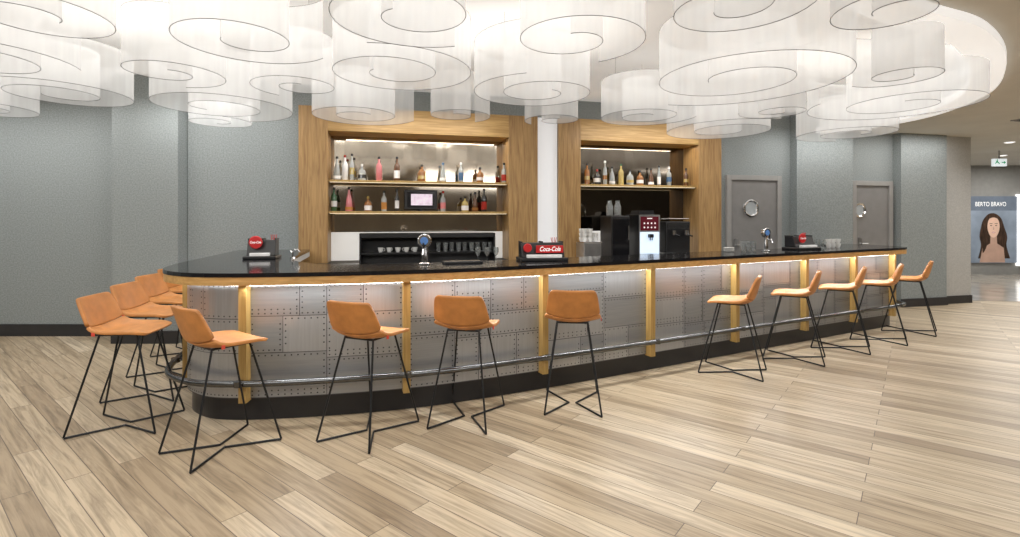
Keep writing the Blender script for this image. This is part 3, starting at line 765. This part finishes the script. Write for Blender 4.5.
# ------------------------------------------------------------------ right corridor
t = thing('wall_poster', 'large lit advertising poster with portrait of a dark-haired woman, far corridor wall', 'poster', (13.2, 13.97, 0), 0)
obj('panel', MB().box(-.85, .67, -.02, .02, .33, 2.15), M['postbg'], t)
obj('dark_band', MB().box(-.85, .67, -.0215, -.02, 1.76, 2.15), M['postdk'], t)
obj('frame_edge', MB().box(.67, .80, -.04, .02, .25, 2.2), M['ledw'], t)
hairp = catmull([(-.38,.45),(-.30,.8),(-.34,1.05),(-.30,1.3),(-.24,1.5),(-.10,1.66),(.08,1.68),(.25,1.55),(.34,1.3),(.42,1.05),(.40,.8),(.50,.45)], 5)
m = MB(); m.poly([(x-.02, -.022, z) for x, z in hairp]); obj('portrait_hair', m, M['hair'], t)
m = MB(); m.poly([(-.06,-.025,1.12),(.11,-.025,1.12),(.12,-.025,.86),(.30,-.025,.74),(.34,-.025,.34),(-.36,-.025,.34),(-.28,-.025,.74),(-.07,-.025,.86)]); obj('portrait_shoulders', m, M['skin2'], t)
m = MB(); m.poly([(x*1.0+.02, -.0265, z) for x, z in catmull([(0,1.02),(.09,1.07),(.15,1.20),(.165,1.36),(.12,1.52),(0,1.57),(-.12,1.52),(-.165,1.36),(-.15,1.20),(-.09,1.07)], 5, True)]); obj('portrait_face', m, M['skin'], t)
m = MB(); m.poly([(x, -.0275, z) for x, z in catmull([(-.02,1.62),(-.12,1.50),(-.15,1.32),(-.13,1.10),(-.16,.80),(-.28,.60),(-.26,1.0),(-.24,1.35),(-.16,1.58)], 4, True)]); obj('portrait_hair_lock', m, M['hair'], t)
m = MB()
for s in (-1, 1): m.disc((.02+s*.068, 1.35), .028, -.028, 12, sy=.45); m.poly([(.02+s*.03,-.028,1.395),(.02+s*.11,-.028,1.40),(.02+s*.11,-.028,1.413),(.02+s*.03,-.028,1.408)])
obj('portrait_eyes', m, M['hair'], t)
m = MB(); m.poly([(.0,-.028,1.235),(.04,-.028,1.235),(.028,-.028,1.32),(.02,-.028,1.32)]); obj('portrait_nose', m, M['skin2'], t)
m = MB(); m.disc((.02, 1.165), .05, -.028, 14, sy=.34); obj('portrait_lips', m, M['lips'], t)
m = MB(); m.poly([(-.02,-.0285,1.163),(.06,-.0285,1.163),(.05,-.0285,1.172),(-.01,-.0285,1.172)]); obj('portrait_smile', m, M['wtext'], t)
text('poster_lettering', 'BERTO BRAVO', .15, M['wtext'], t, (-.06, -.03, 1.93), .84, bold=.001, height=.12)
t = thing('exit_sign', 'small green and white exit sign hanging from the corridor ceiling', 'sign', (10.55, 11.0, 2.66), 0)
obj('box', MB().box(-.14, .14, -.03, .03, 0, .16), M['sign'], t)
obj('arrow', MB().prism([(.02,.09),(.02,.07),(.07,.07),(.07,.045),(.12,.08),(.07,.115),(.07,.09)], 'y', -.034, -.031), M['green'], t)
m = MB(); m.disc((-.07, .138), .013, -.034, 10); m.poly([(-.09,-.034,.124),(-.06,-.034,.124),(-.05,-.034,.092),(-.01,-.034,.06),(-.03,-.034,.045),(-.075,-.034,.078),(-.11,-.034,.045),(-.12,-.034,.06),(-.095,-.034,.10)])
obj('running_figure', m, M['green'], t)
obj('hanger', MB().box(-.01, .01, -.01, .01, .16, .34), M['steel'], t)
for k, (x, y) in enumerate(((9.6, 9.8), (11.4, 11.8), (13.2, 12.6))):
    t = thing('downlight', 'small round recessed downlight in corridor ceiling, %s from the bar' % ORD[k], 'downlight', (x, y, 2.985), 0, 'corridor downlights')
    obj('ring', MB().lathe([(.08,.0),(.08,.014),(.06,.014)], 18), M['rim'], t); obj('lens', MB().lathe([(.055,-.002),(.055,.0)], 18), M['ledw'], t)
    area('corridor_light', (x, y, 2.95), (0, 0, 0), .3, .3, 38, (1, .97, .92))
t = thing('ceiling_grille', 'long narrow linear air grille in beige ceiling at right', 'air grille', (8.7, 7.9, 2.985), R(14))
obj('frame', MB().box(-1.2, 1.2, -.06, .06, 0, .014), M['doorf'], t)
for i in range(3): obj('slot', MB().box(-1.18, 1.18, -.045+i*.03, -.035+i*.03, -.004, 0), M['black'], t)

# ------------------------------------------------------------------ room fill lights, no fixtures modelled
area('room_fill_light', (-2.5, .3, 2.93), (R(22), 0, 0), 3, 2, 150, (1, .975, .95))  # unseen fill added from the camera side for bar front and stools
area('room_fill_light', (2.5, .3, 2.93), (R(22), 0, 0), 3, 2, 150, (1, .975, .95))
area('room_fill_light', (7.5, 4.2, 2.93), (0, 0, 0), 2, 2.5, 110, (1, .975, .95))
area('room_fill_light', (9.0, 7.6, 2.93), (R(-15), 0, 0), 2, 1, 65, (1, .975, .95))
area('room_fill_light', (-6.6, 3.2, 2.93), (0, 0, 0), 1.5, 2.5, 55, (1, .975, .95))
for u in (-3.9, -1.2, 2.1, 5.0, 7.0):
    area('backbar_light', W(u, .55, 2.9), (R(12), 0, WA), 1.8, .2, 13, (1, .975, .95))
area('wall_wash_light', (-6.2, 5.9, 2.9), (R(12), 0, 0), 2.4, .2, 18, (1, .975, .95))

w = bpy.data.worlds.new('world'); S.world = w; w.use_nodes = True
w.node_tree.nodes['Background'].inputs[0].default_value = (.8, .8, .8, 1); w.node_tree.nodes['Background'].inputs[1].default_value = .3
S.view_settings.view_transform = 'Standard'

cam = bpy.data.cameras.new('camera'); co = bpy.data.objects.new('camera', cam); COL.objects.link(co)
co.location = (0, 0, 1.5); co.rotation_euler = (R(90), 0, 0); cam.lens = 18; cam.sensor_width = 36; cam.shift_y = -.0475; cam.clip_end = 100
S.camera = co
